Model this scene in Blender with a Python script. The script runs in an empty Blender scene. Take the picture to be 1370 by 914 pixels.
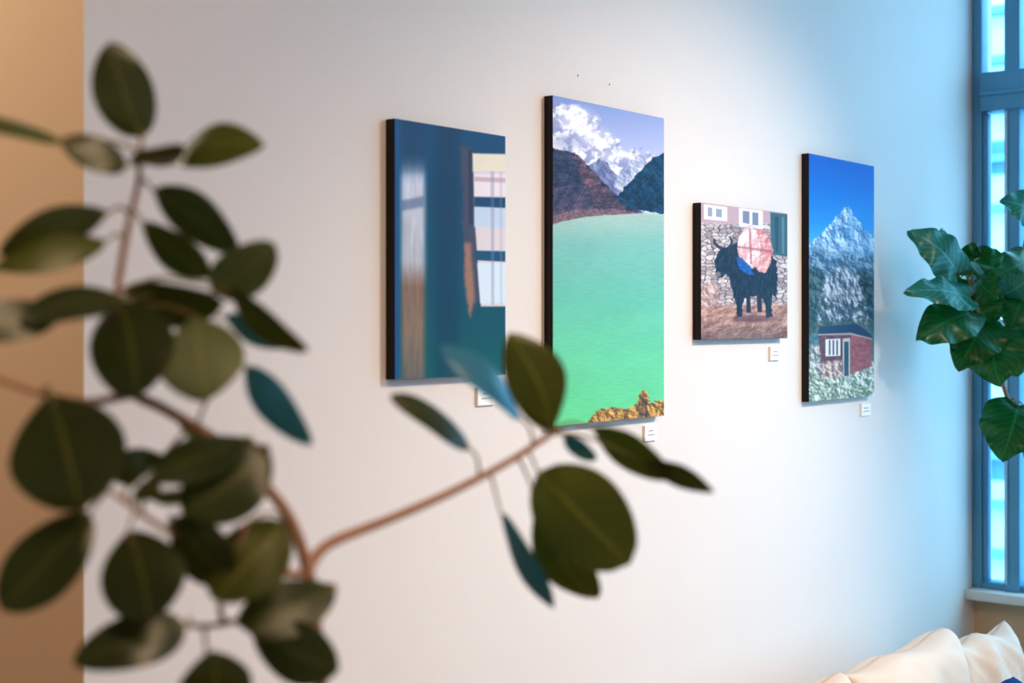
import bpy, math, random
import numpy as np
from mathutils import Vector, Matrix
random.seed(4)
S = bpy.context.scene
S.view_settings.view_transform = 'Standard'
try: S.view_settings.look = 'Medium High Contrast'
except Exception: S.view_settings.look = 'None'

# ---------------------------------------------------------------- helpers
CAM = Vector((0, -1.93, 1.65))
FWD = Vector((.7824, .6228, 0)); RGT = Vector((.6228, -.7824, 0)); UP = Vector((0, 0, 1))
def pt(px, py, d):
    return CAM + d*(FWD + RGT*((px-685)/1903.) + UP*((430-py)/1903.))

def lin(c):
    return tuple((x/12.92 if x <= .04045 else ((x+.055)/1.055)**2.4) for x in c)
def rgb(r, g, b): return lin((r/255., g/255., b/255.))

def mat(name, col, rough=.5, spec=.5, noise=0, nscale=20, bump=0, bscale=200, sub=0, metal=0):
    m = bpy.data.materials.new(name); m.use_nodes = True
    nt = m.node_tree; b = nt.nodes['Principled BSDF']
    b.inputs['Base Color'].default_value = (*col, 1)
    b.inputs['Roughness'].default_value = rough
    b.inputs['Specular IOR Level'].default_value = spec
    b.inputs['Metallic'].default_value = metal
    tc = nt.nodes.new('ShaderNodeTexCoord')
    if noise:
        n = nt.nodes.new('ShaderNodeTexNoise'); n.inputs['Scale'].default_value = nscale
        n.inputs['Detail'].default_value = 5
        nt.links.new(tc.outputs['Object'], n.inputs['Vector'])
        mx = nt.nodes.new('ShaderNodeMix'); mx.data_type = 'RGBA'
        mx.inputs['A'].default_value = (*[c*(1-noise) for c in col], 1)
        mx.inputs['B'].default_value = (*[min(1, c*(1+noise)) for c in col], 1)
        nt.links.new(n.outputs['Fac'], mx.inputs['Factor'])
        nt.links.new(mx.outputs['Result'], b.inputs['Base Color'])
    if bump:
        n2 = nt.nodes.new('ShaderNodeTexNoise'); n2.inputs['Scale'].default_value = bscale
        nt.links.new(tc.outputs['Object'], n2.inputs['Vector'])
        bp = nt.nodes.new('ShaderNodeBump'); bp.inputs['Strength'].default_value = bump
        bp.inputs['Distance'].default_value = .002
        nt.links.new(n2.outputs['Fac'], bp.inputs['Height'])
        nt.links.new(bp.outputs['Normal'], b.inputs['Normal'])
    return m

def empty(name, loc=(0, 0, 0)):
    e = bpy.data.objects.new(name, None); e.location = loc
    e.empty_display_size = .1
    S.collection.objects.link(e); return e

def mesh_obj(name, verts, faces, mats=(), parent=None, smooth=False):
    me = bpy.data.meshes.new(name)
    me.from_pydata([tuple(v) for v in verts], [], faces)
    for m in mats: me.materials.append(m)
    if smooth:
        for p in me.polygons: p.use_smooth = True
    me.update()
    o = bpy.data.objects.new(name, me); S.collection.objects.link(o)
    if parent:
        o.parent = parent; o.matrix_parent_inverse = Matrix.Translation(-Vector(parent.location))
    return o

def box(name, x0, x1, y0, y1, z0, z1, m, parent=None, bevel=0, seg=3):
    v = [(x, y, z) for x in (x0, x1) for y in (y0, y1) for z in (z0, z1)]
    f = [(0, 1, 3, 2), (4, 6, 7, 5), (0, 4, 5, 1), (2, 3, 7, 6), (0, 2, 6, 4), (1, 5, 7, 3)]
    o = mesh_obj(name, v, f, [m], parent)
    if bevel:
        b = o.modifiers.new('bevel', 'BEVEL'); b.width = bevel; b.segments = seg
        for p in o.data.polygons: p.use_smooth = True
    return o

# ---------------------------------------------------------------- materials
M_wall = mat('wall_paint', (.82, .775, .74), .7, .25, noise=.015, nscale=3, bump=.25, bscale=350)
M_tan = mat('tan_paint_warm_shade', rgb(222, 194, 162), .75, .2, noise=.02, nscale=3)
M_floor = mat('wood_floor', rgb(150, 110, 75), .4, .4, noise=.2, nscale=6)
M_ceil = mat('ceiling_paint', (.8, .76, .72), .8, .2)
M_frame = mat('window_frame_paint', rgb(104, 166, 198), .4, .5)
M_sill = mat('sill_paint', rgb(225, 225, 220), .4, .5)
M_dark = mat('canvas_edge_black', rgb(22, 14, 18), .5, .4)
M_label = mat('label_card', rgb(252, 252, 250), .6, .2)
M_ink = mat('label_ink', rgb(135, 128, 128), .7, .1)

# ---------------------------------------------------------------- room shell
X1 = 1.3376; XW = 5.135; H = 3.3
o = box('wall_back', X1, XW+.2, 0, 1.6, 0, H, M_wall)
o.data.materials.append(M_tan)
o.data.polygons[0].material_index = 1     # return face of the wall, its warm shade painted in as tan
box('wall_corridor', -3, X1, 1.6, 1.7, 0, H, M_tan)
box('wall_left', -3.1, -3, -5, 1.7, 0, H, M_ceil)
box('wall_front', -3.1, XW+.2, -5.1, -5, 0, H, M_ceil)
box('floor', -3.1, XW+.2, -5.1, 1.7, -.1, 0, M_floor)
box('ceiling', -3.1, XW+.2, -5.1, 1.7, H, H+.1, M_ceil)
box('wall_right', XW+.02, XW+.2, -5, 0, 0, .64, M_tan)
box('baseboard_back', X1, XW, -.012, 0, 0, .08, M_sill)

# window
win = empty('window_1', (XW, -2, 1.9))
def wb(n, y0, y1, z0, z1, x0=XW-.0, x1=XW+.07, m=M_frame): return box(n, x0, x1, y0, y1, z0, z1, m, win, .003, 2)
wb('sill', -5, 0, .64, .675, XW-.07, XW+.2, M_sill)
wb('jamb', -.035, 0, .675, 3.3)
wb('lower_sash_stile', -.054, -.035, .69, 2.41, XW+.01, XW+.05)
wb('bottom_rail', -5, -.035, .675, .70)
wb('transom', -5, -.035, 2.415, 2.555, XW-.02, XW+.08)
wb('transom_bead', -5, -.035, 2.47, 2.485, XW-.03, XW)
wb('head', -5, 0, 3.2, 3.3)
M_glass = bpy.data.materials.new('window_glass'); M_glass.use_nodes = True
nt = M_glass.node_tree; nt.nodes.clear()
out = nt.nodes.new('ShaderNodeOutputMaterial'); mx = nt.nodes.new('ShaderNodeMixShader')
tr = nt.nodes.new('ShaderNodeBsdfTransparent'); tr.inputs[0].default_value = (.93, .98, 1, 1)
gl = nt.nodes.new('ShaderNodeBsdfGlossy'); gl.inputs['Roughness'].default_value = .02
mx.inputs[0].default_value = .05
nt.links.new(tr.outputs[0], mx.inputs[1]); nt.links.new(gl.outputs[0], mx.inputs[2]); nt.links.new(mx.outputs[0], out.inputs[0])
ys = [-.122, -1.25, -2.4, -3.55, -4.7]
for i, y in enumerate(ys):
    wb('mullion_%d' % i, y-.055, y, .675, 3.3, XW-.01, XW+.08)
M_white = mat('sash_white', rgb(200, 225, 240))
wb('inner_stile', -.135, -.128, .70, 2.41, XW-.02, XW-.01, M_white)
pane = box('glass_pane', XW+.055, XW+.06, -5, -.035, .69, 3.2, M_glass, win)

# outside
M_fac = mat('facade', rgb(240, 244, 246), .6, .3, noise=.05, nscale=1)
M_slat = mat('facade_slat', rgb(120, 175, 205), .5, .4)
M_win = mat('facade_glass', rgb(90, 145, 175), .3, .5, noise=.2, nscale=2)
bld = empty('neighbouring_building', (13, 2, 0))
box('facade_block', 13, 16, -9, 12, -1, 4.6, M_fac, bld)
zz = -.5
while zz < 4.6:
    box('slat', 12.8, 13, -9, 12, zz, zz+.06, M_slat, bld); zz += .45
for q in range(-9, 12, 3):
    box('pier', 12.75, 13, q, q+.3, -1, 4.6, M_slat, bld)
box('window_band', 12.95, 13.02, -9, 12, .2, .62, M_win, bld)
box('window_band', 12.95, 13.02, -9, 12, 3.0, 3.3, M_win, bld)
box('street_ground', XW+.2, 30, -25, 25, -1.1, -1, mat('paving', rgb(190, 200, 205), .8, .2, noise=.1, nscale=2))

# ---------------------------------------------------------------- numpy painting of the prints
def hsh(ix, iy, seed):
    h = (ix.astype(np.int64)*374761393 + iy.astype(np.int64)*668265263 + seed*974711) & 0xffffffff
    h = ((h ^ (h >> 13))*1274126177) & 0xffffffff
    h = h ^ (h >> 16)
    return (h & 0xffff)/65535.
def vnoise(x, y, seed=0):     # gradient noise, 0..1
    x = x+.37*seed; y = y-.21*seed
    ix = np.floor(x); iy = np.floor(y); fx = x-ix; fy = y-iy
    ux = fx*fx*fx*(fx*(fx*6-15)+10); uy = fy*fy*fy*(fy*(fy*6-15)+10)
    def g(dx, dy):
        a = hsh(ix+dx, iy+dy, seed)*2*np.pi
        return np.cos(a)*(fx-dx)+np.sin(a)*(fy-dy)
    v = (g(0, 0)*(1-ux)+g(1, 0)*ux)*(1-uy)+(g(0, 1)*(1-ux)+g(1, 1)*ux)*uy
    return np.clip(.5+v*.95, 0, 1)
def fbm(x, y, o=4, seed=0):
    r = 0; a = .5; t = 0
    for i in range(o):
        r = r+a*vnoise(x, y, seed+i*7); t += a; a *= .55; x, y = x*1.8+y*.9, y*1.8-x*.9
    return np.clip(.5+(r/t-.5)*1.5, 0, 1)
def relief(x, y, sc, o=6, seed=0, k=1.0, dx=1.6, dy=-1.0, st=(1., 1.)):
    # hill-shaded fractal terrain
    x = x*st[0]; y = y*st[1]
    a = fbm(x*sc, y*sc, o, seed); b = fbm((x+dx)*sc, (y+dy)*sc, o, seed)
    return np.clip(.5+k*(a-b)*1.6+.8*(fbm(x*sc*.7, y*sc*.7, 4, seed+3)-.5), 0, 1)
def voro(x, y, seed=0):
    ix = np.floor(x); iy = np.floor(y)
    f1 = np.full(x.shape, 9.); f2 = np.full(x.shape, 9.); idd = np.zeros(x.shape)
    for dx in (-1, 0, 1):
        for dy in (-1, 0, 1):
            cx = ix+dx; cy = iy+dy
            px = cx+.15+.7*hsh(cx, cy, seed); py = cy+.15+.7*hsh(cx, cy, seed+5)
            d = np.hypot(px-x, py-y); r = hsh(cx, cy, seed+9)
            closer = d < f1
            f2 = np.where(closer, f1, np.minimum(f2, d)); idd = np.where(closer, r, idd); f1 = np.where(closer, d, f1)
    return f1, f2, idd
def sstep(a, b, x):
    t = np.clip((x-a)/(b-a), 0, 1); return t*t*(3-2*t)
def tint(t, c0, c1):
    t = t[..., None]; return (np.array(c0)*(1-t)+np.array(c1)*t)/255.

class Art:
    def __init__(s, w, h, x0, t0, b0, x1, t1, b1, step=.0016):
        s.w, s.h = w, h
        s.nx = int(w/step)+1; s.ny = int(h/step)+1
        g = np.linspace(0, 1, s.nx)[None, :].repeat(s.ny, 0); v = np.linspace(0, 1, s.ny)[:, None].repeat(s.nx, 1)
        s.S, s.T = g, v
        z0 = 1./(b0-t0); z1 = 1./(b1-t1)
        z = (1-g)*z0+g*z1
        s.X = ((1-g)*x0*z0+g*x1*z1)/z
        s.Y = t0+(t1-t0)*(s.X-x0)/(x1-x0)+v/z
        s.C = np.zeros((s.ny, s.nx, 3))
    def mix(s, m, col):
        col = np.array(col, float)
        if col.ndim == 1: col = col/255.
        s.C = s.C*(1-m[..., None])+col*m[..., None]
    def grad(s, stops):      # vertical gradient in Y
        ys = [a for a, _ in stops]
        for c in range(3): s.C[..., c] = np.interp(s.Y, ys, [q[c]/255. for _, q in stops])
    def poly(s, pts, soft=.8, rag=0, rs=.15, seed=1):
        x, y = s.X, s.Y
        if rag:
            x = x+(fbm(s.X*rs, s.Y*rs, 4, seed)-.5)*2*rag; y = y+(fbm(s.X*rs+40, s.Y*rs, 4, seed+3)-.5)*2*rag
        d = np.full(x.shape, 1e9); ins = np.zeros(x.shape, bool)
        n = len(pts)
        for i in range(n):
            ax, ay = pts[i]; bx, by = pts[(i+1) % n]
            ex, ey = bx-ax, by-ay; L = ex*ex+ey*ey+1e-9
            t = np.clip(((x-ax)*ex+(y-ay)*ey)/L, 0, 1)
            d = np.minimum(d, np.hypot(x-ax-t*ex, y-ay-t*ey))
            c = ((ay > y) != (by > y)) & (x < (bx-ax)*(y-ay)/((by-ay) if by != ay else 1e-9)+ax)
            ins ^= c
        sd = np.where(ins, d, -d)
        return sstep(-soft, soft, sd)
    def ell(s, cx, cy, rx, ry, soft=.3):
        r = np.hypot((s.X-cx)/rx, (s.Y-cy)/ry); return 1-sstep(1-soft, 1+soft, r)
    def shade(s, m, f): s.C = s.C*(1+m[..., None]*(f[..., None]-1))

M_print = bpy.data.materials.new('photo_print'); M_print.use_nodes = True
nt = M_print.node_tree; b = nt.nodes['Principled BSDF']; b.inputs['Roughness'].default_value = .38
b.inputs['Specular IOR Level'].default_value = .3
at = nt.nodes.new('ShaderNodeAttribute'); at.attribute_name = 'paint'
nt.links.new(at.outputs['Color'], b.inputs['Base Color'])

TH = .0235
def hang(name, art, x0, z1, gain=1.0):
    w, h = art.w, art.h
    e = empty(name, (x0+w/2, -TH/2, z1-h/2))
    box('panel', x0, x0+w, -TH, 0, z1-h, z1, M_dark, e, .0012, 2)
    m = .0005; ny, nx = art.ny, art.nx
    X = x0+m+art.S*(w-2*m); Z = z1-m-art.T*(h-2*m)
    co = np.stack([X, np.full(X.shape, -TH-.0006), Z], -1).reshape(-1, 3)
    i = (np.arange(ny-1)[:, None]*nx+np.arange(nx-1)[None, :]).ravel()
    fa = np.stack([i, i+nx, i+nx+1, i+1], -1)
    me = bpy.data.meshes.new('print'); me.vertices.add(len(co)); me.vertices.foreach_set('co', co.ravel())
    me.loops.add(fa.size); me.loops.foreach_set('vertex_index', fa.ravel().astype(np.int32))
    me.polygons.add(len(fa)); me.polygons.foreach_set('loop_start', (np.arange(len(fa))*4).astype(np.int32))
    me.polygons.foreach_set('loop_total', np.full(len(fa), 4, np.int32))
    me.update(calc_edges=True)
    c = np.clip(art.C, 0, 1); c = np.where(c <= .04045, c/12.92, ((c+.055)/1.055)**2.4)*gain
    c = np.clip(c, 0, .95)
    a = me.color_attributes.new('paint', 'FLOAT_COLOR', 'POINT')
    a.data.foreach_set('color', np.concatenate([c, np.ones(c.shape[:2]+(1,))], -1).reshape(-1).astype(np.float32))
    me.materials.append(M_print)
    o = bpy.data.objects.new('print', me); S.collection.objects.link(o)
    o.parent = e; o.matrix_parent_inverse = Matrix.Translation(-Vector(e.location))

# --- print 1 : curtain and window
A = Art(.345, .510, 527, 158, 508, 676, 182, 501)
A.grad([(150, (12, 64, 108)), (260, (8, 60, 92)), (400, (4, 68, 82)), (520, (0, 86, 76))])
A.mix(1-sstep(526, 545, A.X), (26, 82, 132))
cur = sstep(530, 541, A.X)*(1-sstep(562, 574, A.X))
cc = np.zeros(A.C.shape)
for k in range(3):
    cc[..., k] = np.interp(A.Y, [160, 205, 235, 350, 385, 440, 508], ([40, 60, 222, 200, 150, 150, 120], [48, 62, 222, 196, 108, 116, 104], [90, 95, 236, 202, 76, 82, 88])[k])/255.
cc *= (1+.15*(fbm(A.X*.25, A.Y*.02, 3, 3)-.5))[..., None]
A.mix(cur*(.35+.6*sstep(205, 250, A.Y)), cc)
A.mix(A.poly([(536, 268), (566, 262), (566, 276), (536, 282)], 3)*.5, (60, 80, 120))
A.mix(sstep(575, 590, A.X)*(1-sstep(605, 622, A.X))*.5, (4, 34, 62))
st = A.poly([(616, 196), (632, 196), (640, 300), (642, 400), (628, 428), (620, 380)], 3, 3, .06)
A.mix(st*.85, (88, 66, 80))
A.mix(A.poly([(621, 325), (629, 325), (635, 400), (628, 424), (621, 380)], 3.5, 1, .1)*.75, (190, 132, 88))
A.mix(A.poly([(626, 200), (632, 200), (632, 300), (627, 300)], 2)*.7, (40, 30, 55))
A.mix(A.poly([(632, 205), (680, 206), (680, 410), (643, 410), (635, 300)], 1.5), (226, 214, 216))
A.mix(A.poly([(632, 205), (680, 206), (680, 229), (632, 229)], 2), (240, 228, 206))
A.mix(A.poly([(634, 232), (680, 232), (680, 262), (634, 262)], 1.5), (242, 230, 234))
A.mix(A.poly([(634, 236), (680, 238), (680, 244), (634, 242)], 1.5)*.5, (180, 130, 145))
A.mix(A.poly([(634, 263), (680, 264), (680, 278), (634, 276)], 1.2), (24, 58, 98))
A.mix(A.poly([(634, 277), (680, 279), (680, 305), (634, 303)], 1.5), (200, 214, 232))
A.mix(A.poly([(636, 335), (680, 336), (680, 350), (636, 348)], 1.2), (22, 72, 106))
A.mix(A.poly([(638, 352), (680, 352), (680, 406), (642, 406)], 1.5), (218, 232, 242))
A.mix(A.poly([(656, 229), (661, 229), (661, 408), (657, 408)], 1)*.4, (140, 140, 170))
A.mix(A.poly([(668, 229), (672, 229), (672, 408), (669, 408)], 1)*.3, (170, 160, 180))
A.mix(sstep(430, 520, A.Y)*sstep(560, 640, A.X)*.5, (0, 98, 80))
hang('curtain_window_canvas_print', A, 2.027, 2.046)

# --- print 2 : lake
A = Art(.461, .740, 739, 127, 571, 888, 158, 557)
A.grad([(125, (138, 154, 212)), (200, (184, 190, 226)), (240, (208, 216, 236)), (300, (205, 216, 228))])
cl = A.poly([(735, 137), (760, 138), (778, 143), (794, 158), (812, 178), (828, 196), (846, 207), (872, 206), (862, 236), (800, 240), (736, 214)], 5, 11, .06, 4)
lump = .55*fbm(A.X*.045, A.Y*.05, 3, 5)+.45*fbm(A.X*.11, A.Y*.12, 4, 8)
A.mix(cl*.95, tint(sstep(.34, .6, lump), (150, 152, 194), (252, 250, 252)))
A.mix(A.ell(768, 158, 20, 13, .8)*.7, (255, 252, 253))
A.mix(A.ell(792, 184, 20, 12, .8)*.6, (252, 250, 252))
A.mix(A.ell(812, 208, 20, 9, .8)*.4, (246, 246, 250))
A.mix(A.ell(756, 190, 20, 8, .9)*.55, (160, 160, 196))
# far peaks
m = A.poly([(775, 250), (786, 222), (800, 212), (812, 218), (826, 238), (842, 262), (800, 275)], 1.5, 2, .15, 8)
A.mix(m, tint(relief(A.X, A.Y, .05, 6, 4, 1.6), (92, 94, 138), (160, 164, 200)))
m = A.poly([(820, 250), (832, 224), (843, 213), (853, 207), (862, 214), (868, 225), (850, 262)], 1.5, 2, .15, 9)
A.mix(m*.8, tint(relief(A.X, A.Y, .05, 6, 9, 1.8), (120, 132, 172), (236, 238, 246)))
# left mountain
m = A.poly([(730, 196), (748, 200), (768, 204), (782, 216), (800, 236), (815, 252), (832, 266), (860, 284), (850, 291), (800, 290), (735, 306)], .8, 1.5, .15, 2)
u = A.X-A.Y*.9; v = A.Y+A.X*.35       # strata follow the slope
rl = .5*relief(u, v, .055, 6, 6, 2.0, 1.6, -1.6, (.6, 1.3))+.5*relief(A.X+A.Y*.6, A.Y, .05, 6, 66, 1.8, 1.6, -.8, (1.4, .5))
A.mix(m, tint(rl, (14, 10, 36), (98, 76, 100)))
rust = A.poly([(768, 206), (784, 220), (804, 242), (822, 262), (845, 282), (800, 280), (786, 262), (776, 236)], 4, 6, .1, 15)
A.mix(m*rust*.6, tint(rl, (52, 28, 44), (186, 116, 98)))
A.mix(m*A.poly([(730, 240), (760, 246), (800, 268), (850, 284), (735, 300)], 4, 6, .1, 6)*.3, tint(rl, (50, 36, 56), (150, 106, 104)))
A.mix(A.poly([(735, 290), (770, 280), (820, 279), (862, 285), (840, 290), (790, 290), (735, 304)], 1.5, 2, .2)*.7, tint(fbm(A.X*.2, A.Y*.5, 4, 4), (96, 64, 70), (206, 156, 136)))
# right mountain
m = A.poly([(824, 264), (845, 240), (860, 225), (874, 210), (892, 203), (892, 287), (858, 282), (838, 276)], .8, 1.5, .15, 5)
A.mix(m, tint(relief(A.X+A.Y, A.Y-A.X*.3, .05, 6, 21, 1.8, 1.6, -1.6, (.7, 1.2)), (0, 14, 38), (30, 70, 98)))
# water
wat = A.poly([(730, 303), (752, 296), (790, 289), (858, 285), (895, 287), (895, 600), (730, 600)], .8, .6, .1)
wc = np.zeros(A.C.shape)
for k, vals in enumerate([[172, 130, 112, 112, 110], [196, 190, 194, 208, 214], [184, 176, 166, 156, 142]]):
    wc[..., k] = np.interp(A.Y, [287, 330, 400, 480, 570], vals)/255.
rip = .6*fbm(A.X*.07, A.Y*.55, 4, 31)+.4*fbm(A.X*.015, A.Y*.03, 3, 35)
wc *= (.95+.10*rip)[..., None]
A.mix(wat, wc)
# rocks
m = A.poly([(782, 572), (792, 556), (802, 548), (822, 546), (840, 548), (852, 540), (855, 528), (860, 521), (866, 527), (869, 541), (880, 536), (892, 538), (892, 575)], .7, 1.5, .25, 7)
rk = relief(A.X, A.Y, .12, 5, 17, 1.2)
A.mix(m, tint(rk, (104, 66, 18), (240, 190, 76)))
A.mix(A.poly([(852, 552), (855, 530), (860, 522), (866, 530), (866, 554), (858, 560)], 1.2, 1.5, .2)*.7, tint(rk, (50, 40, 16), (150, 104, 40)))
hang('mountain_lake_canvas_print', A, 2.5403, 2.155)

# --- print 3 : pack yak before a stone wall
A = Art(.474, .355, 937, 271, 455, 1053, 286, 453, .0013)
A.C[:] = np.array([.86, .80, .80])
WX = A.X+4*(fbm(A.X*.1, A.Y*.1, 3, 60)-.5); WY = A.Y+3*(fbm(A.X*.1, A.Y*.1, 3, 61)-.5)
v1, v2, vi = voro(WX*.105, WY*.19, 8)
joint = sstep(.0, .22, v2-v1)
stc = tint(np.clip(vi+.8*(fbm(A.X*.35, A.Y*.35, 4, 2)-.5), 0, 1), (158, 136, 134), (230, 216, 210))*(.5+.5*joint)[..., None]
A.mix(sstep(296, 302, A.Y)*(1-sstep(408, 414, A.Y)), stc)
# whitewashed window frames
A.mix(A.poly([(936, 270), (1060, 284), (1060, 300), (936, 298)], 1.5), (196, 164, 168))
A.mix(A.poly([(941, 273), (972, 277), (972, 296), (941, 293)], 1), (248, 246, 248))
A.mix(A.poly([(946, 277), (952, 278), (952, 290), (946, 289)], .8)*.8, (130, 138, 156))
A.mix(A.poly([(957, 279), (965, 280), (965, 291), (957, 290)], .8)*.8, (130, 138, 156))
A.mix(A.poly([(988, 278), (1020, 282), (1020, 308), (988, 303)], 1), (242, 236, 242))
A.mix(A.poly([(993, 282), (1002, 283), (1002, 300), (993, 298)], .8)*.8, (100, 110, 132))
A.mix(A.poly([(1006, 284), (1014, 285), (1014, 302), (1006, 301)], .8)*.8, (100, 110, 132))
A.mix(A.poly([(1030, 284), (1058, 288), (1058, 344), (1032, 341)], 1), (62, 92, 98))
A.mix(A.poly([(1036, 290), (1041, 290), (1041, 338), (1037, 338)], 1)*.6, (30, 55, 62))
A.mix(A.poly([(1045, 290), (1049, 291), (1049, 340), (1046, 340)], 1)*.6, (120, 150, 150))
# ground
g = sstep(405, 411, A.Y+3*fbm(A.X*.1, A.Y*.1, 3, 5)-1.5)
gn = relief(A.X, A.Y, .06, 6, 12, 1.2, 1.5, 1.5, (1, 1.8))
gc = tint(gn, (140, 96, 80), (216, 174, 150))*(1-.3*sstep(425, 458, A.Y))[..., None]
A.mix(g, gc)
A.mix(A.ell(948, 394, 13, 17, .12), tint(relief(A.X, A.Y, .1, 5, 70, 1), (150, 114, 104), (230, 204, 194)))
A.mix(A.ell(1008, 427, 30, 4.5, .5)*.65, (88, 52, 46))
# animal
A.mix(A.poly([(997, 380), (1004, 382), (1003, 400), (1004, 419), (998, 419), (998, 400)], .8), (40, 30, 34))
A.mix(A.poly([(1014, 378), (1021, 380), (1018, 398), (1019, 418), (1013, 418), (1012, 400)], .8), (40, 30, 34))
yak = [(955, 350), (958, 342), (962, 335), (967, 331), (973, 331), (979, 328), (986, 324), (995, 324), (1018, 330), (1029, 336), (1035, 346), (1037, 362), (1036, 384),
       (1033, 396), (1031, 410), (1033, 424), (1025, 425), (1024, 410), (1020, 400), (1012, 396), (1002, 398), (995, 400), (992, 411), (993, 424), (985, 425),
       (985, 410), (981, 397), (978, 384), (975, 372), (970, 366), (966, 371), (960, 372), (957, 365)]
hair = fbm(A.X*.5, A.Y*.09, 4, 8)
A.mix(A.poly(yak, .9, 1.2, .3), tint(sstep(.45, .8, hair), (14, 14, 22), (54, 50, 62)))
A.mix(A.poly([(1032, 344), (1038, 350), (1040, 372), (1038, 400), (1034, 396), (1033, 366)], .8, 1.5, .3), (26, 22, 26))
A.mix(A.poly([(965, 334), (958, 331), (953, 325), (954, 319), (956, 320), (957, 325), (962, 329), (968, 331)], .6), (52, 44, 46))
A.mix(A.poly([(971, 332), (976, 327), (977, 322), (974, 317), (977, 317), (980, 322), (979, 329), (975, 333)], .6), (52, 44, 46))
A.mix(A.poly([(975, 334), (984, 337), (982, 341), (975, 339)], .5), (40, 34, 38))
A.mix(A.ell(960, 367, 4, 3.6, .4), (128, 112, 110))
A.mix(A.poly([(962, 345), (967, 343), (965, 360), (960, 360)], 1.5)*.4, (70, 66, 84))
A.mix(A.poly([(984, 344), (993, 346), (1002, 354), (1008, 368), (1000, 368), (988, 360)], .8, 1, .3), tint(fbm(A.X*.3, A.Y*.3, 3, 4), (14, 56, 130), (50, 120, 200)))
for bag, c0, c1, sd in [([(1008, 306), (1020, 307), (1029, 318), (1034, 334), (1031, 352), (1024, 366), (1014, 364), (1008, 352)], (196, 112, 108), (248, 200, 190), 3),
                        ([(987, 318), (994, 306), (1004, 302), (1012, 308), (1018, 330), (1015, 356), (1006, 360), (996, 350), (988, 344), (985, 332)], (222, 166, 164), (255, 246, 244), 9)]:
    m = A.poly(bag, 2.4, 1, .25, sd); A.mix(m*.6, (112, 64, 66))
    m = A.poly(bag, 1.0, 1, .25, sd)*(A.poly(bag, 1.5, 1, .25, sd)); bn = relief(A.X, A.Y, .05, 4, sd, 1.6, 1.5, 1.5)
    A.mix(m, tint(bn, c0, c1))
A.mix(A.poly([(1001, 305), (1003.5, 305), (1006, 354), (1003, 354)], .8)*.6, (160, 84, 84))
A.mix(A.poly([(986, 329), (1033, 335), (1033, 338), (986, 332)], .8)*.5, (150, 80, 84))
hang('pack_yak_canvas_print', A, 3.178, 1.957)

# --- print 4 : peak and hut
A = Art(.449, .726, 1082, 205, 538, 1169, 222, 529, .0014)
A.grad([(200, (0, 84, 184)), (250, (4, 108, 200)), (300, (40, 142, 212)), (340, (100, 178, 222))])
m = A.poly([(1078, 330), (1092, 318), (1100, 312), (1106, 303), (1114, 297), (1118, 289), (1126, 283), (1133, 273), (1139, 281), (1142, 289), (1149, 293), (1156, 306), (1163, 312), (1172, 322), (1172, 380), (1078, 380)], .6, 1.5, .25, 3)
rl = relief(A.X, A.Y, .055, 6, 16, 2.6, 1.2, -1.0, (1.2, .9))
A.mix(m, tint(np.clip(rl*1.25-.05, 0, 1), (70, 116, 164), (222, 236, 248)))
for f, c in [([(1133, 273), (1139, 281), (1146, 296), (1144, 318), (1136, 330), (1134, 300)], (92, 138, 182)),
             ([(1118, 290), (1122, 300), (1116, 322), (1104, 336), (1110, 310)], (104, 148, 190)),
             ([(1150, 296), (1160, 312), (1166, 336), (1154, 334), (1150, 314)], (92, 136, 178)),
             ([(1096, 316), (1102, 324), (1094, 340), (1086, 334)], (100, 144, 184))]:
    A.mix(A.poly(f, 1.2, 3, .2, 12)*.45, c)
A.mix(m*sstep(312, 348, A.Y)*.45, (96, 136, 168))
m = A.poly([(1078, 344), (1098, 332), (1115, 344), (1135, 338), (1150, 346), (1172, 336), (1172, 400), (1078, 400)], 3, 4, .15, 7)
A.mix(m*.9, tint(relief(A.X, A.Y, .07, 6, 19, 2.2), (46, 74, 98), (142, 170, 190)))
m = A.poly([(1078, 366), (1090, 354), (1104, 366), (1102, 440), (1078, 450)], 3, 4, .15, 2)
A.mix(m*.9, tint(relief(A.X, A.Y, .09, 6, 3, 2), (16, 36, 44), (96, 118, 112)))
m = A.poly([(1148, 358), (1172, 368), (1172, 440), (1150, 440), (1142, 400)], 3, 4, .15, 6)
A.mix(m*.9, tint(relief(A.X, A.Y, .09, 6, 33, 2), (12, 30, 40), (90, 110, 108)))
m = A.poly([(1106, 366), (1126, 354), (1146, 364), (1156, 400), (1162, 440), (1092, 444), (1096, 400)], 3, 4, .15, 5)
A.mix(m, tint(relief(A.X, A.Y, .06, 6, 23, 2.8, 1.4, -.8, (1.3, .8)), (62, 76, 94), (200, 206, 214)))
scr = sstep(.5, .65, fbm(A.X*.1, A.Y*.1, 5, 41))*A.poly([(1078, 395), (1172, 395), (1172, 445), (1078, 445)], 8)
A.mix(scr*.7, (44, 64, 60))
A.mix(sstep(424, 436, A.Y)*.7, tint(fbm(A.X*.2, A.Y*.2, 5, 43), (36, 56, 52), (106, 126, 112)))
# ground
gg = sstep(482, 492, A.Y+6*fbm(A.X*.15, A.Y*.15, 3, 6))
r = relief(A.X, A.Y, .12, 5, 29, 1.6)
A.mix(gg, tint(r, (100, 118, 100), (236, 240, 226)))
A.mix(sstep(505, 530, A.Y)*sstep(.5, .62, fbm(A.X*.1, A.Y*.3, 4, 33))*.6, (106, 132, 88))
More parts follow.
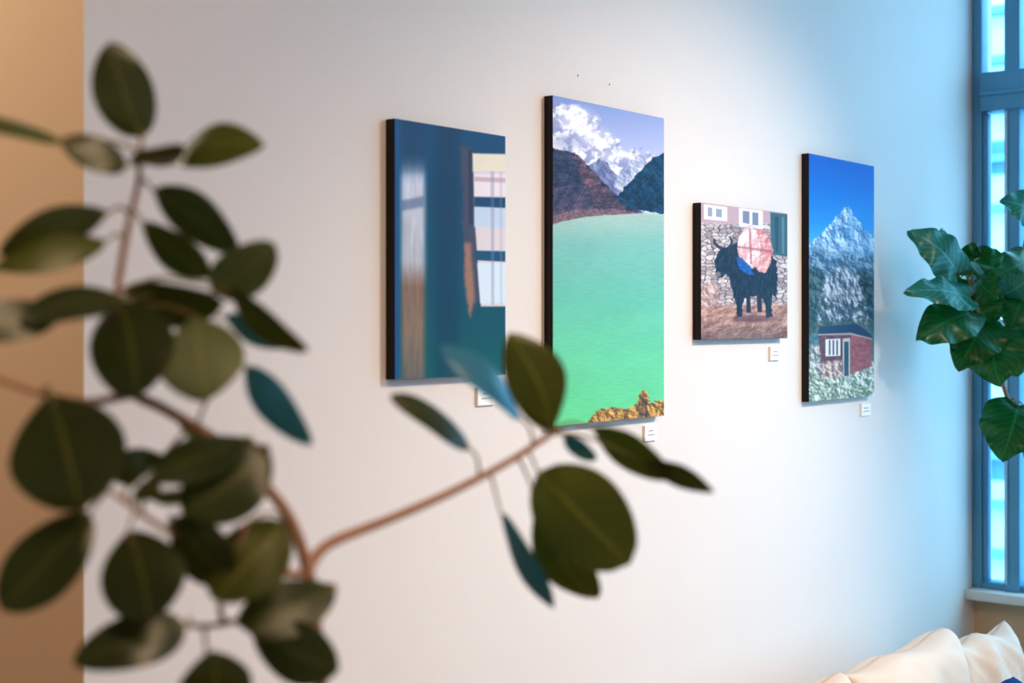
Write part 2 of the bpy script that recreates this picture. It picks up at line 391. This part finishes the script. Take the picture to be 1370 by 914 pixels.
# hut
A.mix(A.poly([(1095, 446), (1140, 442), (1140, 500), (1095, 502)], .7), (108, 72, 74))
A.shade(A.poly([(1095, 446), (1140, 442), (1140, 500), (1095, 502)], .7), .7+.6*fbm(A.X*.12, A.Y*.8, 3, 3))
A.mix(A.poly([(1138, 446), (1166, 452), (1166, 490), (1138, 500)], .7), (178, 104, 106))
A.shade(A.poly([(1138, 446), (1166, 452), (1166, 490), (1138, 500)], .7), .75+.3*(.5+.5*np.sin(A.X*2.4))+.3*(fbm(A.X*.2, A.Y*.2, 3, 9)-.5))
A.mix(A.poly([(1094, 447), (1096, 437), (1146, 433), (1166, 448), (1166, 452), (1138, 446)], .7), (40, 62, 90))
A.mix(A.poly([(1094, 447), (1138, 445), (1166, 452), (1166, 454), (1138, 448), (1094, 449)], .5)*.8, (186, 176, 170))
A.mix(A.poly([(1104, 454), (1124, 453), (1124, 476), (1104, 477)], .7), (222, 228, 232))
for xx in (1108.5, 1113.5, 1118.5): A.mix(A.poly([(xx, 455), (xx+2.2, 455), (xx+2.2, 475), (xx, 475)], .5)*.9, (96, 72, 74))
A.mix(A.poly([(1127, 453), (1137, 452), (1137, 504), (1127, 505)], .7), (198, 192, 178))
A.mix(A.poly([(1129, 457), (1135, 457), (1135, 503), (1129, 503)], .6), (52, 88, 106))
A.mix(A.poly([(1083, 462), (1095, 460), (1100, 500), (1083, 505)], 1.5, 2, .3)*.9, tint(r, (104, 110, 104), (220, 220, 210)))
A.mix(A.poly([(1100, 484), (1128, 482), (1128, 504), (1100, 508)], 1.2, 2, .3), tint(r, (120, 102, 98), (230, 206, 192)))
hang('mountain_hut_canvas_print', A, 3.785, 2.1406)

# ---------------------------------------------------------------- caption labels
for i, (x0, x1, zc) in enumerate([(2.301, 2.360, 1.491), (2.942, 2.997, 1.374), (3.584, 3.642, 1.559), (4.181, 4.247, 1.371)]):
    e = empty('caption_label', ((x0+x1)/2, -.001, zc))
    box('card', x0, x1, -.007, 0, zc-.019, zc+.019, M_label, e)
    box('text_line_1', x0+.016, x1-.018, -.0074, -.007, zc+.004, zc+.006, M_ink, e)
    box('text_line_2', x0+.012, x1-.012, -.0074, -.007, zc-.006, zc-.0042, M_ink, e)

# little nail marks left in the wall above the lake print
M_nail = mat('nail_grey', rgb(150, 145, 145), .6, .2)
for px, py in ((773, 101), (815, 113)):
    u = (px-685)/1903.; d = 1.93/(.6228-.7824*u); p = pt(px, py, d)
    n = empty('wall_nail', (p.x, 0, p.z))
    vs = []; 
    for k in range(8):
        a = k*math.pi/4; vs.append((p.x+.0016*math.cos(a), -.0015, p.z+.0026*math.sin(a)))
        vs.append((p.x+.0010*math.cos(a), 0.0, p.z+.0014*math.sin(a)))
    fs = [tuple(range(0, 16, 2))]+[(2*k, 2*k+1, (2*k+3) % 16, (2*k+2) % 16) for k in range(8)]
    mesh_obj('nail_head', vs, fs, [M_nail], n)

# ---------------------------------------------------------------- plants
def leafmat(name, top, under, vein, rough=.35, spec=.5, side=.18):
    m = bpy.data.materials.new(name); m.use_nodes = True
    nt = m.node_tree; N = nt.nodes; L = nt.links; b = N['Principled BSDF']
    uv = N.new('ShaderNodeUVMap'); sp = N.new('ShaderNodeSeparateXYZ'); L.new(uv.outputs[0], sp.inputs[0])
    s1 = N.new('ShaderNodeMath'); s1.operation = 'SUBTRACT'; s1.inputs[1].default_value = .5; L.new(sp.outputs[1], s1.inputs[0])
    ab = N.new('ShaderNodeMath'); ab.operation = 'ABSOLUTE'; L.new(s1.outputs[0], ab.inputs[0])
    mr = N.new('ShaderNodeMapRange'); mr.inputs[1].default_value = .008; mr.inputs[2].default_value = .03
    mr.inputs[3].default_value = .6; mr.inputs[4].default_value = 0; L.new(ab.outputs[0], mr.inputs[0])
    w1 = N.new('ShaderNodeMath'); w1.operation = 'MULTIPLY_ADD'; w1.inputs[1].default_value = -.6; L.new(ab.outputs[0], w1.inputs[0]); L.new(sp.outputs[0], w1.inputs[2])
    w2 = N.new('ShaderNodeMath'); w2.operation = 'MULTIPLY'; w2.inputs[1].default_value = 60; L.new(w1.outputs[0], w2.inputs[0])
    w3 = N.new('ShaderNodeMath'); w3.operation = 'SINE'; L.new(w2.outputs[0], w3.inputs[0])
    w4 = N.new('ShaderNodeMapRange'); w4.inputs[1].default_value = .8; w4.inputs[2].default_value = 1; w4.inputs[4].default_value = side; L.new(w3.outputs[0], w4.inputs[0])
    ad = N.new('ShaderNodeMath'); ad.operation = 'MAXIMUM'; L.new(mr.outputs[0], ad.inputs[0]); L.new(w4.outputs[0], ad.inputs[1])
    tc = N.new('ShaderNodeTexCoord'); no = N.new('ShaderNodeTexNoise'); no.inputs['Scale'].default_value = 9; L.new(tc.outputs['Object'], no.inputs['Vector'])
    mn = N.new('ShaderNodeMix'); mn.data_type = 'RGBA'
    mn.inputs['A'].default_value = (*[c*.45 for c in top], 1); mn.inputs['B'].default_value = (*[c*1.6 for c in top], 1); L.new(no.outputs['Fac'], mn.inputs['Factor'])
    ge = N.new('ShaderNodeNewGeometry'); mb = N.new('ShaderNodeMix'); mb.data_type = 'RGBA'
    L.new(ge.outputs['Backfacing'], mb.inputs['Factor']); L.new(mn.outputs['Result'], mb.inputs['A']); mb.inputs['B'].default_value = (*under, 1)
    mv = N.new('ShaderNodeMix'); mv.data_type = 'RGBA'; L.new(ad.outputs[0], mv.inputs['Factor']); L.new(mb.outputs['Result'], mv.inputs['A']); mv.inputs['B'].default_value = (*vein, 1)
    L.new(mv.outputs['Result'], b.inputs['Base Color'])
    b.inputs['Roughness'].default_value = rough; b.inputs['Specular IOR Level'].default_value = spec
    tl = N.new('ShaderNodeBsdfTranslucent'); tl.inputs[0].default_value = (vein[0]*.8, vein[1], vein[2]*.5, 1)
    ms = N.new('ShaderNodeMixShader'); ms.inputs[0].default_value = .12
    L.new(b.outputs[0], ms.inputs[1]); L.new(tl.outputs[0], ms.inputs[2]); L.new(ms.outputs[0], N['Material Output'].inputs[0])
    return m

def tube(pts, rad, V, F, ring=8, sub=6):
    pts = [Vector(p) for p in pts]; P = []; R = []
    n = len(pts)
    for i in range(n-1):
        p0 = pts[max(i-1, 0)]; p1 = pts[i]; p2 = pts[i+1]; p3 = pts[min(i+2, n-1)]
        for k in range(sub):
            t = k/sub
            P.append(.5*((2*p1)+(p2-p0)*t+(2*p0-5*p1+4*p2-p3)*t*t+(3*p1-p0-3*p2+p3)*t**3)); R.append(rad[i]*(1-t)+rad[i+1]*t)
    P.append(pts[-1]); R.append(rad[-1])
    base = len(V); ref = Vector((.31, .2, .93)).normalized()
    for i, p in enumerate(P):
        tg = (P[min(i+1, len(P)-1)]-P[max(i-1, 0)]).normalized()
        a = tg.cross(ref)
        if a.length < .05: a = tg.cross(Vector((1, 0, 0)))
        a.normalize(); bb = tg.cross(a)
        for k in range(ring):
            an = 2*math.pi*k/ring; V.append(p+(a*math.cos(an)+bb*math.sin(an))*R[i])
    for i in range(len(P)-1):
        for k in range(ring):
            k2 = (k+1) % ring; q = base+i*ring
            F.append((q+k, q+k2, q+ring+k2, q+ring+k))
    F.append(tuple(base+(len(P)-1)*ring+k for k in range(ring))); F.append(tuple(base+k for k in reversed(range(ring))))
    return P

def leaf(name, base, tip, width, roll, m, parent, kind='oval', bend=.08, fold=.12):
    a = tip-base; L = a.length; a = a/L
    c = (CAM-(base+tip)/2).normalized(); n = (c-a*c.dot(a)).normalized()
    r = math.radians(roll); n = Matrix.Rotation(r, 3, a) @ n
    s = a.cross(n); W = width/max(.3, math.cos(r))
    NL, NW = (18, 8) if kind == 'oval' else (30, 12); V = []; uv = []
    ph = random.random()*6; ex = random.uniform(.52, .72); sk = random.uniform(.85, 1.12); swp = random.uniform(-.05, .05)
    for i in range(NL+1):
        t = i/NL
        if kind == 'oval': w = (math.sin(math.pi*min(1, max(0, t**sk))))**ex if 0 < t < 1 else 0
        else: w = (math.sin(math.pi*t**.66))**.72*(1+.05*math.sin(20*t+ph)) if 0 < t < 1 else 0
        if t == 0 : w = .03
        if t >= 1: w = .0
        for j in range(NW+1):
            v = (j/NW-.5)*2
            ax = 0
            if kind == 'heart': ax = -.20*L*abs(v)**1.3*(1-t)**4*(1 if t > 0 else .0)
            off = n*(L*bend*math.sin(math.pi*t)-fold*W*.5*w*(1-v*v)*-1*.6-fold*W*.3)
            off += n*(.03*W*math.sin(ph+8*t+v*2)*abs(v)) + s*(swp*L*math.sin(math.pi*t))
            if kind == 'heart': off += n*(.055*W*math.sin(ph+19*t+(1.5 if v > 0 else 0))*abs(v)**2)
            V.append(base+a*(L*t+ax)+s*(W*.5*w*v)+off*(1 if t > 0 else 0)); uv.append((t, j/NW))
    F = [(i*(NW+1)+j, i*(NW+1)+j+1, (i+1)*(NW+1)+j+1, (i+1)*(NW+1)+j) for i in range(NL) for j in range(NW)]
    o = mesh_obj(name, V, F, [m], parent, True)
    ul = o.data.uv_layers.new(name='UVMap')
    for lp in o.data.loops: ul.data[lp.index].uv = uv[lp.vertex_index]
    return o

def make_pot(parent, x, y, r, h, m, msoil, name='pot'):
    prof = [(0, 0), (r*.7, 0), (r*.74, .01), (r*.97, h*.9), (r*1.04, h*.91), (r*1.04, h), (r*.93, h), (r*.9, h*.9), (r*.88, h*.88)]
    V = []; F = []; n = 40
    for rr, z in prof:
        for k in range(n): V.append((x+rr*math.cos(2*math.pi*k/n), y+rr*math.sin(2*math.pi*k/n), z+.001))
    for i in range(len(prof)-1):
        for k in range(n): F.append((i*n+k, i*n+(k+1) % n, (i+1)*n+(k+1) % n, (i+1)*n+k))
    mesh_obj(name, V, F, [m], parent, True)
    V = [(x, y, h*.9)]+[(x+r*.9*math.cos(2*math.pi*k/n), y+r*.9*math.sin(2*math.pi*k/n), h*.885) for k in range(n)]
    mesh_obj('soil', V, [(0, k+1, (k+1) % n+1) for k in range(n)], [msoil], parent)

M_leafD = leafmat('rubber_leaf_dark', rgb(44, 54, 26), rgb(96, 104, 62), rgb(116, 118, 52), .32, .5)
M_leafU = leafmat('rubber_leaf_pale', rgb(104, 114, 84), rgb(110, 118, 96), rgb(144, 146, 96), .5, .35)
M_leafB = leafmat('rubber_leaf_window_sheen', rgb(54, 124, 158), rgb(40, 110, 145), rgb(90, 150, 165), .3)  # bluish sheen of the window painted into the leaf colour
M_leafO = leafmat('rubber_leaf_olive', rgb(70, 78, 30), rgb(100, 110, 50), rgb(142, 142, 60), .34, .45)
M_stem = mat('plant_stem', rgb(164, 128, 104), .6, .3, noise=.25, nscale=60)
M_stemg = mat('plant_petiole', rgb(136, 126, 82), .5, .3, noise=.15, nscale=60)
M_pot = mat('ceramic_pot', rgb(215, 212, 205), .4, .4, noise=.03)
M_soil = mat('potting_soil', rgb(60, 42, 30), .9, .1, noise=.4, nscale=80)

potp = pt(430, 430, 1.30)
rp = empty('potted_rubber_plant', (potp.x, potp.y, 0))
make_pot(rp, potp.x, potp.y, .17, .34, M_pot, M_soil)
V = []; F = []; SP = []
def stem(L, r):   # list of (px,py,d)
    P = tube([pt(*p) for p in L], r, V, F); SP.extend(P); return P
top = pt(430, 920, 1.30)
P = tube([Vector((potp.x, potp.y, .28)), Vector((potp.x+.02, potp.y-.01, .7)), Vector((potp.x-.01, potp.y+.01, 1.05)), top], [.011, .01, .009, .0065], V, F)
stem([(430, 920, 1.30), (424, 850, 1.30), (412, 765, 1.30), (388, 695, 1.29), (350, 645, 1.28), (300, 600, 1.27), (262, 572, 1.26), (215, 545, 1.25), (178, 525, 1.25),
      (160, 480, 1.25), (155, 430, 1.25), (160, 370, 1.26), (172, 300, 1.26), (186, 240, 1.27), (189, 190, 1.27)],
     [.0062, .006, .006, .0054, .0052, .005, .0050, .0048, .0046, .0042, .0038, .0034, .003, .0026, .002])
stem([(180, 527, 1.25), (120, 538, 1.22), (60, 528, 1.19), (0, 508, 1.17), (-60, 490, 1.16)], [.004, .0034, .003, .0028, .002])
stem([(412, 762, 1.30), (440, 728, 1.32), (520, 695, 1.36), (600, 660, 1.40), (680, 618, 1.44), (738, 580, 1.47)], [.0058, .005, .0044, .004, .0036, .003])
stem([(412, 768, 1.30), (350, 765, 1.27), (285, 742, 1.24), (215, 705, 1.21), (152, 660, 1.19)], [.0042, .0032, .0028, .0024, .002])
stem([(420, 800, 1.30), (370, 815, 1.27), (300, 835, 1.24), (255, 838, 1.22)], [.0036, .0028, .0024, .002])
stem([(300, 835, 1.24), (296, 800, 1.23), (330, 700, 1.22)], [.003, .0024, .002])
mesh_obj('stems', V, F, [M_stem], rp, True)
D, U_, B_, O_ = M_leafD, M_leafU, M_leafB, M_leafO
LV = [ # bx,by,d, tx,ty,d, width, roll, mat
 (190, 184, 1.27, 148, 55, 1.25, 80, 15, D), (86, 190, 1.22, -60, 160, 1.17, 24, 62, O_), (170, 222, 1.25, 80, 188, 1.22, 46, 30, D),
 (228, 216, 1.27, 354, 194, 1.25, 54, -40, O_), (175, 215, 1.27, 245, 195, 1.22, 30, 50, D), (205, 254, 1.27, 319, 336, 1.24, 60, 25, D),
 (190, 297, 1.27, 282, 373, 1.30, 50, 20, D), (145, 284, 1.25, -2, 340, 1.20, 58, -20, D), (142, 322, 1.24, -10, 360, 1.18, 46, 30, O_),
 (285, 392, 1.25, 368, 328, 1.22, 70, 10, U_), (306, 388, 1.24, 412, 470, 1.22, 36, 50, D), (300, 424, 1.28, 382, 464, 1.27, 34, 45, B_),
 (168, 400, 1.23, 30, 428, 1.16, 48, 40, D), (80, 420, 1.19, -40, 440, 1.14, 58, 20, D), (160, 402, 1.24, 182, 532, 1.20, 110, 12, D),
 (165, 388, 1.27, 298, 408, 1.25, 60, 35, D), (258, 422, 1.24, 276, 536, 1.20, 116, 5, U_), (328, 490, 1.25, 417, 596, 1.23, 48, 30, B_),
 (68, 528, 1.17, 108, 682, 1.14, 152, 8, D), (120, 686, 1.17, 0, 816, 1.13, 92, 22, D), (338, 588, 1.25, 196, 640, 1.19, 62, 40, D),
 (360, 600, 1.24, 244, 688, 1.20, 100, 10, D), (172, 710, 1.19, 200, 832, 1.16, 112, 10, D), (232, 692, 1.22, 310, 780, 1.21, 74, 25, D),
 (380, 698, 1.24, 284, 802, 1.20, 94, 15, O_), (249, 836, 1.21, 97, 886, 1.16, 74, 20, D), (450, 786, 1.27, 318, 836, 1.22, 76, 25, D),
 (338, 850, 1.24, 452, 898, 1.22, 82, 15, D), (285, 960, 1.20, 288, 872, 1.18, 98, 10, D), (178, 672, 1.21, 212, 640, 1.20, 28, 25, U_),
 (170, 655, 1.22, 185, 603, 1.22, 26, 40, D), (200, 668, 1.23, 260, 655, 1.22, 22, 40, U_), (218, 610, 1.28, 150, 640, 1.30, 44, 20, D),
 (330, 640, 1.30, 240, 560, 1.32, 30, 40, O_), (385, 770, 1.33, 300, 720, 1.34, 70, 20, D),
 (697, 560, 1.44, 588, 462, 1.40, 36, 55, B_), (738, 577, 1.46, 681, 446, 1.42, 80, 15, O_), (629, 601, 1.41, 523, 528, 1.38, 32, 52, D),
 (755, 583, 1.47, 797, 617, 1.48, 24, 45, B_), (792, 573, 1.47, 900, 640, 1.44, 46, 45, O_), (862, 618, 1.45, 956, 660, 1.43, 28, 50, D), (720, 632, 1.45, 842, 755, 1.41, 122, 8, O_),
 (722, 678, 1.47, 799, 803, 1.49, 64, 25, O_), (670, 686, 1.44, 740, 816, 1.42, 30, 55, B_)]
PV = []; PF = []
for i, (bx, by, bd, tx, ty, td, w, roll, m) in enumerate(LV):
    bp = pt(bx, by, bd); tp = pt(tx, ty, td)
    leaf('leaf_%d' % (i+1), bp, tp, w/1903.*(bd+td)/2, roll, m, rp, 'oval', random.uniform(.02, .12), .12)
    q = min(SP, key=lambda p: (p-bp).length+.25*max(0, p.z-bp.z))
    ax = (tp-bp).normalized()
    mid = (q+bp)/2+(Vector((0, 0, .006)) - ax*.1*(q-bp).length)
    tube([q, mid, bp, bp+ax*.012], [.0018, .0015, .0013, .0008], PV, PF, 6, 4)
mesh_obj('petioles', PV, PF, [M_stemg], rp, True)

# heart-leaf fig by the window
M_f1 = leafmat('heart_leaf_green', rgb(14, 84, 40), rgb(30, 100, 70), rgb(60, 150, 90), .3, .5, .4)
M_f2 = leafmat('heart_leaf_teal', rgb(24, 108, 94), rgb(40, 120, 120), rgb(110, 180, 180), .28, .5, .4)
fx, fy = 4.90, -.36
fp = empty('potted_heart_leaf_fig', (fx, fy, 0))
make_pot(fp, fx, fy, .14, .34, M_pot, M_soil)
V = []; F = []; SP = []
stem([(1352, 545, 4.74), (1335, 495, 4.70), (1318, 450, 4.64), (1305, 400, 4.58), (1292, 365, 4.54)], [.008, .007, .006, .005, .004])
stem([(1335, 495, 4.70), (1350, 430, 4.72), (1362, 370, 4.75), (1375, 300, 4.78)], [.006, .005, .004, .003])
tube([Vector((fx, fy, .28)), Vector((fx+.01, fy, .6)), Vector((fx-.02, fy+.01, .95)), pt(1352, 545, 4.74)], [.013, .012, .010, .008], V, F)
mesh_obj('stems', V, F, [M_stem], fp, True)
FL = [(1282, 366, 4.52, 1218, 308, 4.48, 48, 30, M_f2), (1258, 360, 4.5, 1262, 304, 4.55, 26, 40, M_f1), (1298, 398, 4.5, 1212, 388, 4.4, 36, 40, M_f2),
      (1312, 345, 4.6, 1274, 368, 4.52, 38, 30, M_f1), (1300, 352, 4.62, 1345, 344, 4.6, 36, 35, M_f1), (1300, 418, 4.55, 1228, 454, 4.45, 60, 15, M_f1),
      (1318, 430, 4.62, 1282, 494, 4.55, 66, 10, M_f1), (1330, 446, 4.62, 1338, 516, 4.55, 72, 10, M_f1), (1352, 438, 4.7, 1316, 478, 4.62, 60, 15, M_f1),
      (1362, 542, 4.68, 1340, 614, 4.6, 80, 10, M_f1), (1372, 545, 4.7, 1395, 604, 4.62, 70, 10, M_f1), (1388, 290, 4.76, 1340, 268, 4.7, 38, 35, M_f2),
      (1382, 345, 4.75, 1328, 370, 4.65, 46, 30, M_f1), (1342, 394, 4.68, 1378, 372, 4.6, 46, 20, M_f2), (1308, 372, 4.58, 1334, 400, 4.5, 42, 20, M_f1),
      (1300, 395, 4.6, 1330, 438, 4.62, 58, 10, M_f1), (1285, 372, 4.6, 1252, 404, 4.62, 40, 20, M_f1), (1378, 390, 4.7, 1352, 440, 4.62, 60, 10, M_f1),
      (1378, 350, 4.78, 1400, 400, 4.7, 60, 10, M_f2), (1358, 430, 4.74, 1372, 486, 4.66, 60, 15, M_f1), (1345, 455, 4.72, 1362, 504, 4.7, 54, 15, M_f1), (1290, 345, 4.6, 1318, 335, 4.6, 28, 30, M_f1)]
PV = []; PF = []
for i, (bx, by, bd, tx, ty, td, w, roll, m) in enumerate(FL):
    bp = pt(bx, by, bd); tp = pt(tx, ty, td)
    leaf('leaf_%d' % (i+1), bp, tp, w*1.1/1903.*(bd+td)/2, roll, m, fp, 'heart', random.uniform(.06, .14), .2)
    q = min(SP, key=lambda p: (p-bp).length+.3*max(0, p.z-bp.z))
    tube([q, (q+bp)/2+Vector((0, 0, .02)), bp], [.003, .0025, .002], PV, PF, 6, 4)
mesh_obj('petioles', PV, PF, [M_stemg], fp, True)

# ---------------------------------------------------------------- sofa
M_sofa = mat('cream_linen', rgb(230, 211, 194), .85, .15, noise=.04, nscale=200, bump=.5, bscale=500)
M_pipe = mat('cream_piping', rgb(198, 176, 160), .8, .15)
M_leg = mat('sofa_leg_wood', rgb(90, 60, 40), .5, .3)
M_navy = mat('navy_cushion_fabric', rgb(20, 60, 110), .8, .15, noise=.1, nscale=90)
sf = empty('sofa', (3.5, -.65, 0))
SX0, SX1 = 2.50, 4.50
box('base', SX0, SX1, -1.05, -.13, .10, .36, M_sofa, sf, .03, 4)
box('back', SX0, SX1, -.30, -.12, .34, .60, M_sofa, sf, .05, 5)
box('arm_1', SX0, SX0+.15, -1.05, -.14, .3, .54, M_sofa, sf, .05, 5)
box('arm_2', SX1-.15, SX1, -1.05, -.14, .3, .54, M_sofa, sf, .05, 5)
for i, (lx, ly) in enumerate([(SX0+.08, -.98), (SX1-.08, -.98), (SX0+.08, -.2), (SX1-.08, -.2)]):
    box('leg_%d' % i, lx-.025, lx+.025, ly-.025, ly+.025, 0, .11, M_leg, sf, .004, 2)

def cushion(name, cx, cy, cz, w, d, h, m, parent, rot=(0, 0, 0), pw=.38, puff=1, wr=.006, pipe=True, seed=0):
    n = 44; V = []; F = []; R = Matrix.Rotation(rot[2], 3, 'Z') @ Matrix.Rotation(rot[0], 3, 'X') @ Matrix.Rotation(rot[1], 3, 'Y')
    C = Vector((cx, cy, cz))
    def surf(u, v, sgn):
        e = max(0, (1-abs(u)**3.2))*max(0, (1-abs(v)**3.2)); th = d*.5*e**pw
        x = u*w/2*(1-.035*(1-v*v)*abs(u)**4); z = v*h/2*(1-.05*(1-u*u)*abs(v)**4)
        wv = wr*(math.sin(7*u+3*v+seed)+math.sin(4*v-9*u+2*seed)+.7*math.sin(15*u*v+seed*3))*e
        wv += wr*.8*abs(math.sin(11*u+5*v*v+seed))**6*e*(1 if v > -.3 else .4)
        return C+R @ Vector((x, sgn*(th+wv*.6), z+wr*.8*math.sin(6*u+seed)*abs(v)))
    for sgn in (-1, 1):
        b0 = len(V)
        for i in range(n+1):
            for j in range(n+1):
                u = -math.cos(math.pi*i/n); v = -math.cos(math.pi*j/n)
                V.append(surf(u, v, sgn))
        for i in range(n):
            for j in range(n):
                q = b0+i*(n+1)+j; f = (q, q+n+1, q+n+2, q+1); F.append(f if sgn < 0 else f[::-1])
    o = mesh_obj(name, V, F, [m], parent, True)
    if pipe:
        pv = []; pf = []; ring = []
        for k in range(24): ring.append(surf(-1+2*k/24, 1, 0))
        for k in range(24): ring.append(surf(1, 1-2*k/24, 0))
        for k in range(24): ring.append(surf(1-2*k/24, -1, 0))
        for k in range(25): ring.append(surf(-1, -1+2*k/24, 0))
        tube(ring, [.004]*len(ring), pv, pf, 6, 1)
        mesh_obj(name+'_piping', pv, pf, [M_pipe], parent, True)
    return o
for i, (a, b_) in enumerate([(SX0+.15, 3.40), (3.40, SX1-.15)]):
    cushion('seat_cushion_%d' % i, (a+b_)/2, -.68, .42, b_-a-.01, .15, .74, M_sofa, sf, (math.radians(-90), 0, 0), .22, seed=i)
for i, (a, b_) in enumerate([(SX0+.15, 3.40), (3.40, 4.10)]):
    cushion('back_cushion_%d' % i, (a+b_)/2, -.34, .575, b_-a-.01, .20, .33, M_sofa, sf, (math.radians(-12), 0, 0), .3, wr=.009, seed=i+2)
cushion('corner_cushion', 4.19, -.40, .545, .40, .17, .34, M_sofa, sf, (math.radians(-14), 0, -.12), .4, wr=.014, seed=8)
cushion('navy_throw_cushion', 3.86, -.60, .545, .30, .11, .24, M_navy, sf, (math.radians(-22), 0, .1), .5, pipe=False, seed=5)

# ---------------------------------------------------------------- lights
w = bpy.data.worlds.new('sky'); S.world = w; w.use_nodes = True
nt = w.node_tree; bg = nt.nodes['Background']
bg.inputs['Color'].default_value = (.32, .70, 1, 1); bg.inputs['Strength'].default_value = 5.2
def area(name, loc, target, sx, sy, e, col, portal=False, spread=180):
    l = bpy.data.lights.new(name, 'AREA'); l.shape = 'RECTANGLE'; l.size = sx; l.size_y = sy; l.energy = e; l.color = col
    l.spread = math.radians(spread)
    if portal: l.cycles.is_portal = True
    o = bpy.data.objects.new(name, l); o.location = loc
    o.rotation_euler = (Vector(target)-Vector(loc)).to_track_quat('-Z', 'Y').to_euler(); S.collection.objects.link(o); return o
area('window_portal', (XW+.12, -2.5, 1.95), (0, -2.5, 1.95), 4.9, 2.6, 1, (1, 1, 1), True)
area('ceiling_panel_light', (1.0, -2.8, 3.25), (1.0, -2.8, 0), 1.6, 1.6, 62, (1, .70, .47))
def spot(name, loc, target, e, col, ang, blend, rad):
    l = bpy.data.lights.new(name, 'SPOT'); l.energy = e; l.color = col; l.spot_size = math.radians(ang); l.spot_blend = blend; l.shadow_soft_size = rad
    o = bpy.data.objects.new(name, l); o.location = loc
    o.rotation_euler = (Vector(target)-Vector(loc)).to_track_quat('-Z', 'Y').to_euler(); S.collection.objects.link(o)
spot('ceiling_spotlight', (3.7, -2.5, 3.15), (3.0, 0, 1.0), 265, (1, .80, .64), 62, 1, .10)
spot('corridor_spotlight', (.2, .9, 3.1), (1.33, .3, 2.0), 80, (1, .87, .72), 110, 1, .1)

# ---------------------------------------------------------------- camera
cam = bpy.data.cameras.new('camera'); co = bpy.data.objects.new('camera', cam); S.collection.objects.link(co)
co.location = CAM; co.rotation_euler = (math.radians(90), 0, -math.atan2(.7824, .6228))
cam.lens = 50; cam.sensor_width = 36; cam.shift_y = -27/1370.
cam.dof.use_dof = True; cam.dof.focus_distance = 3.6; cam.dof.aperture_fstop = 3.0
S.camera = co
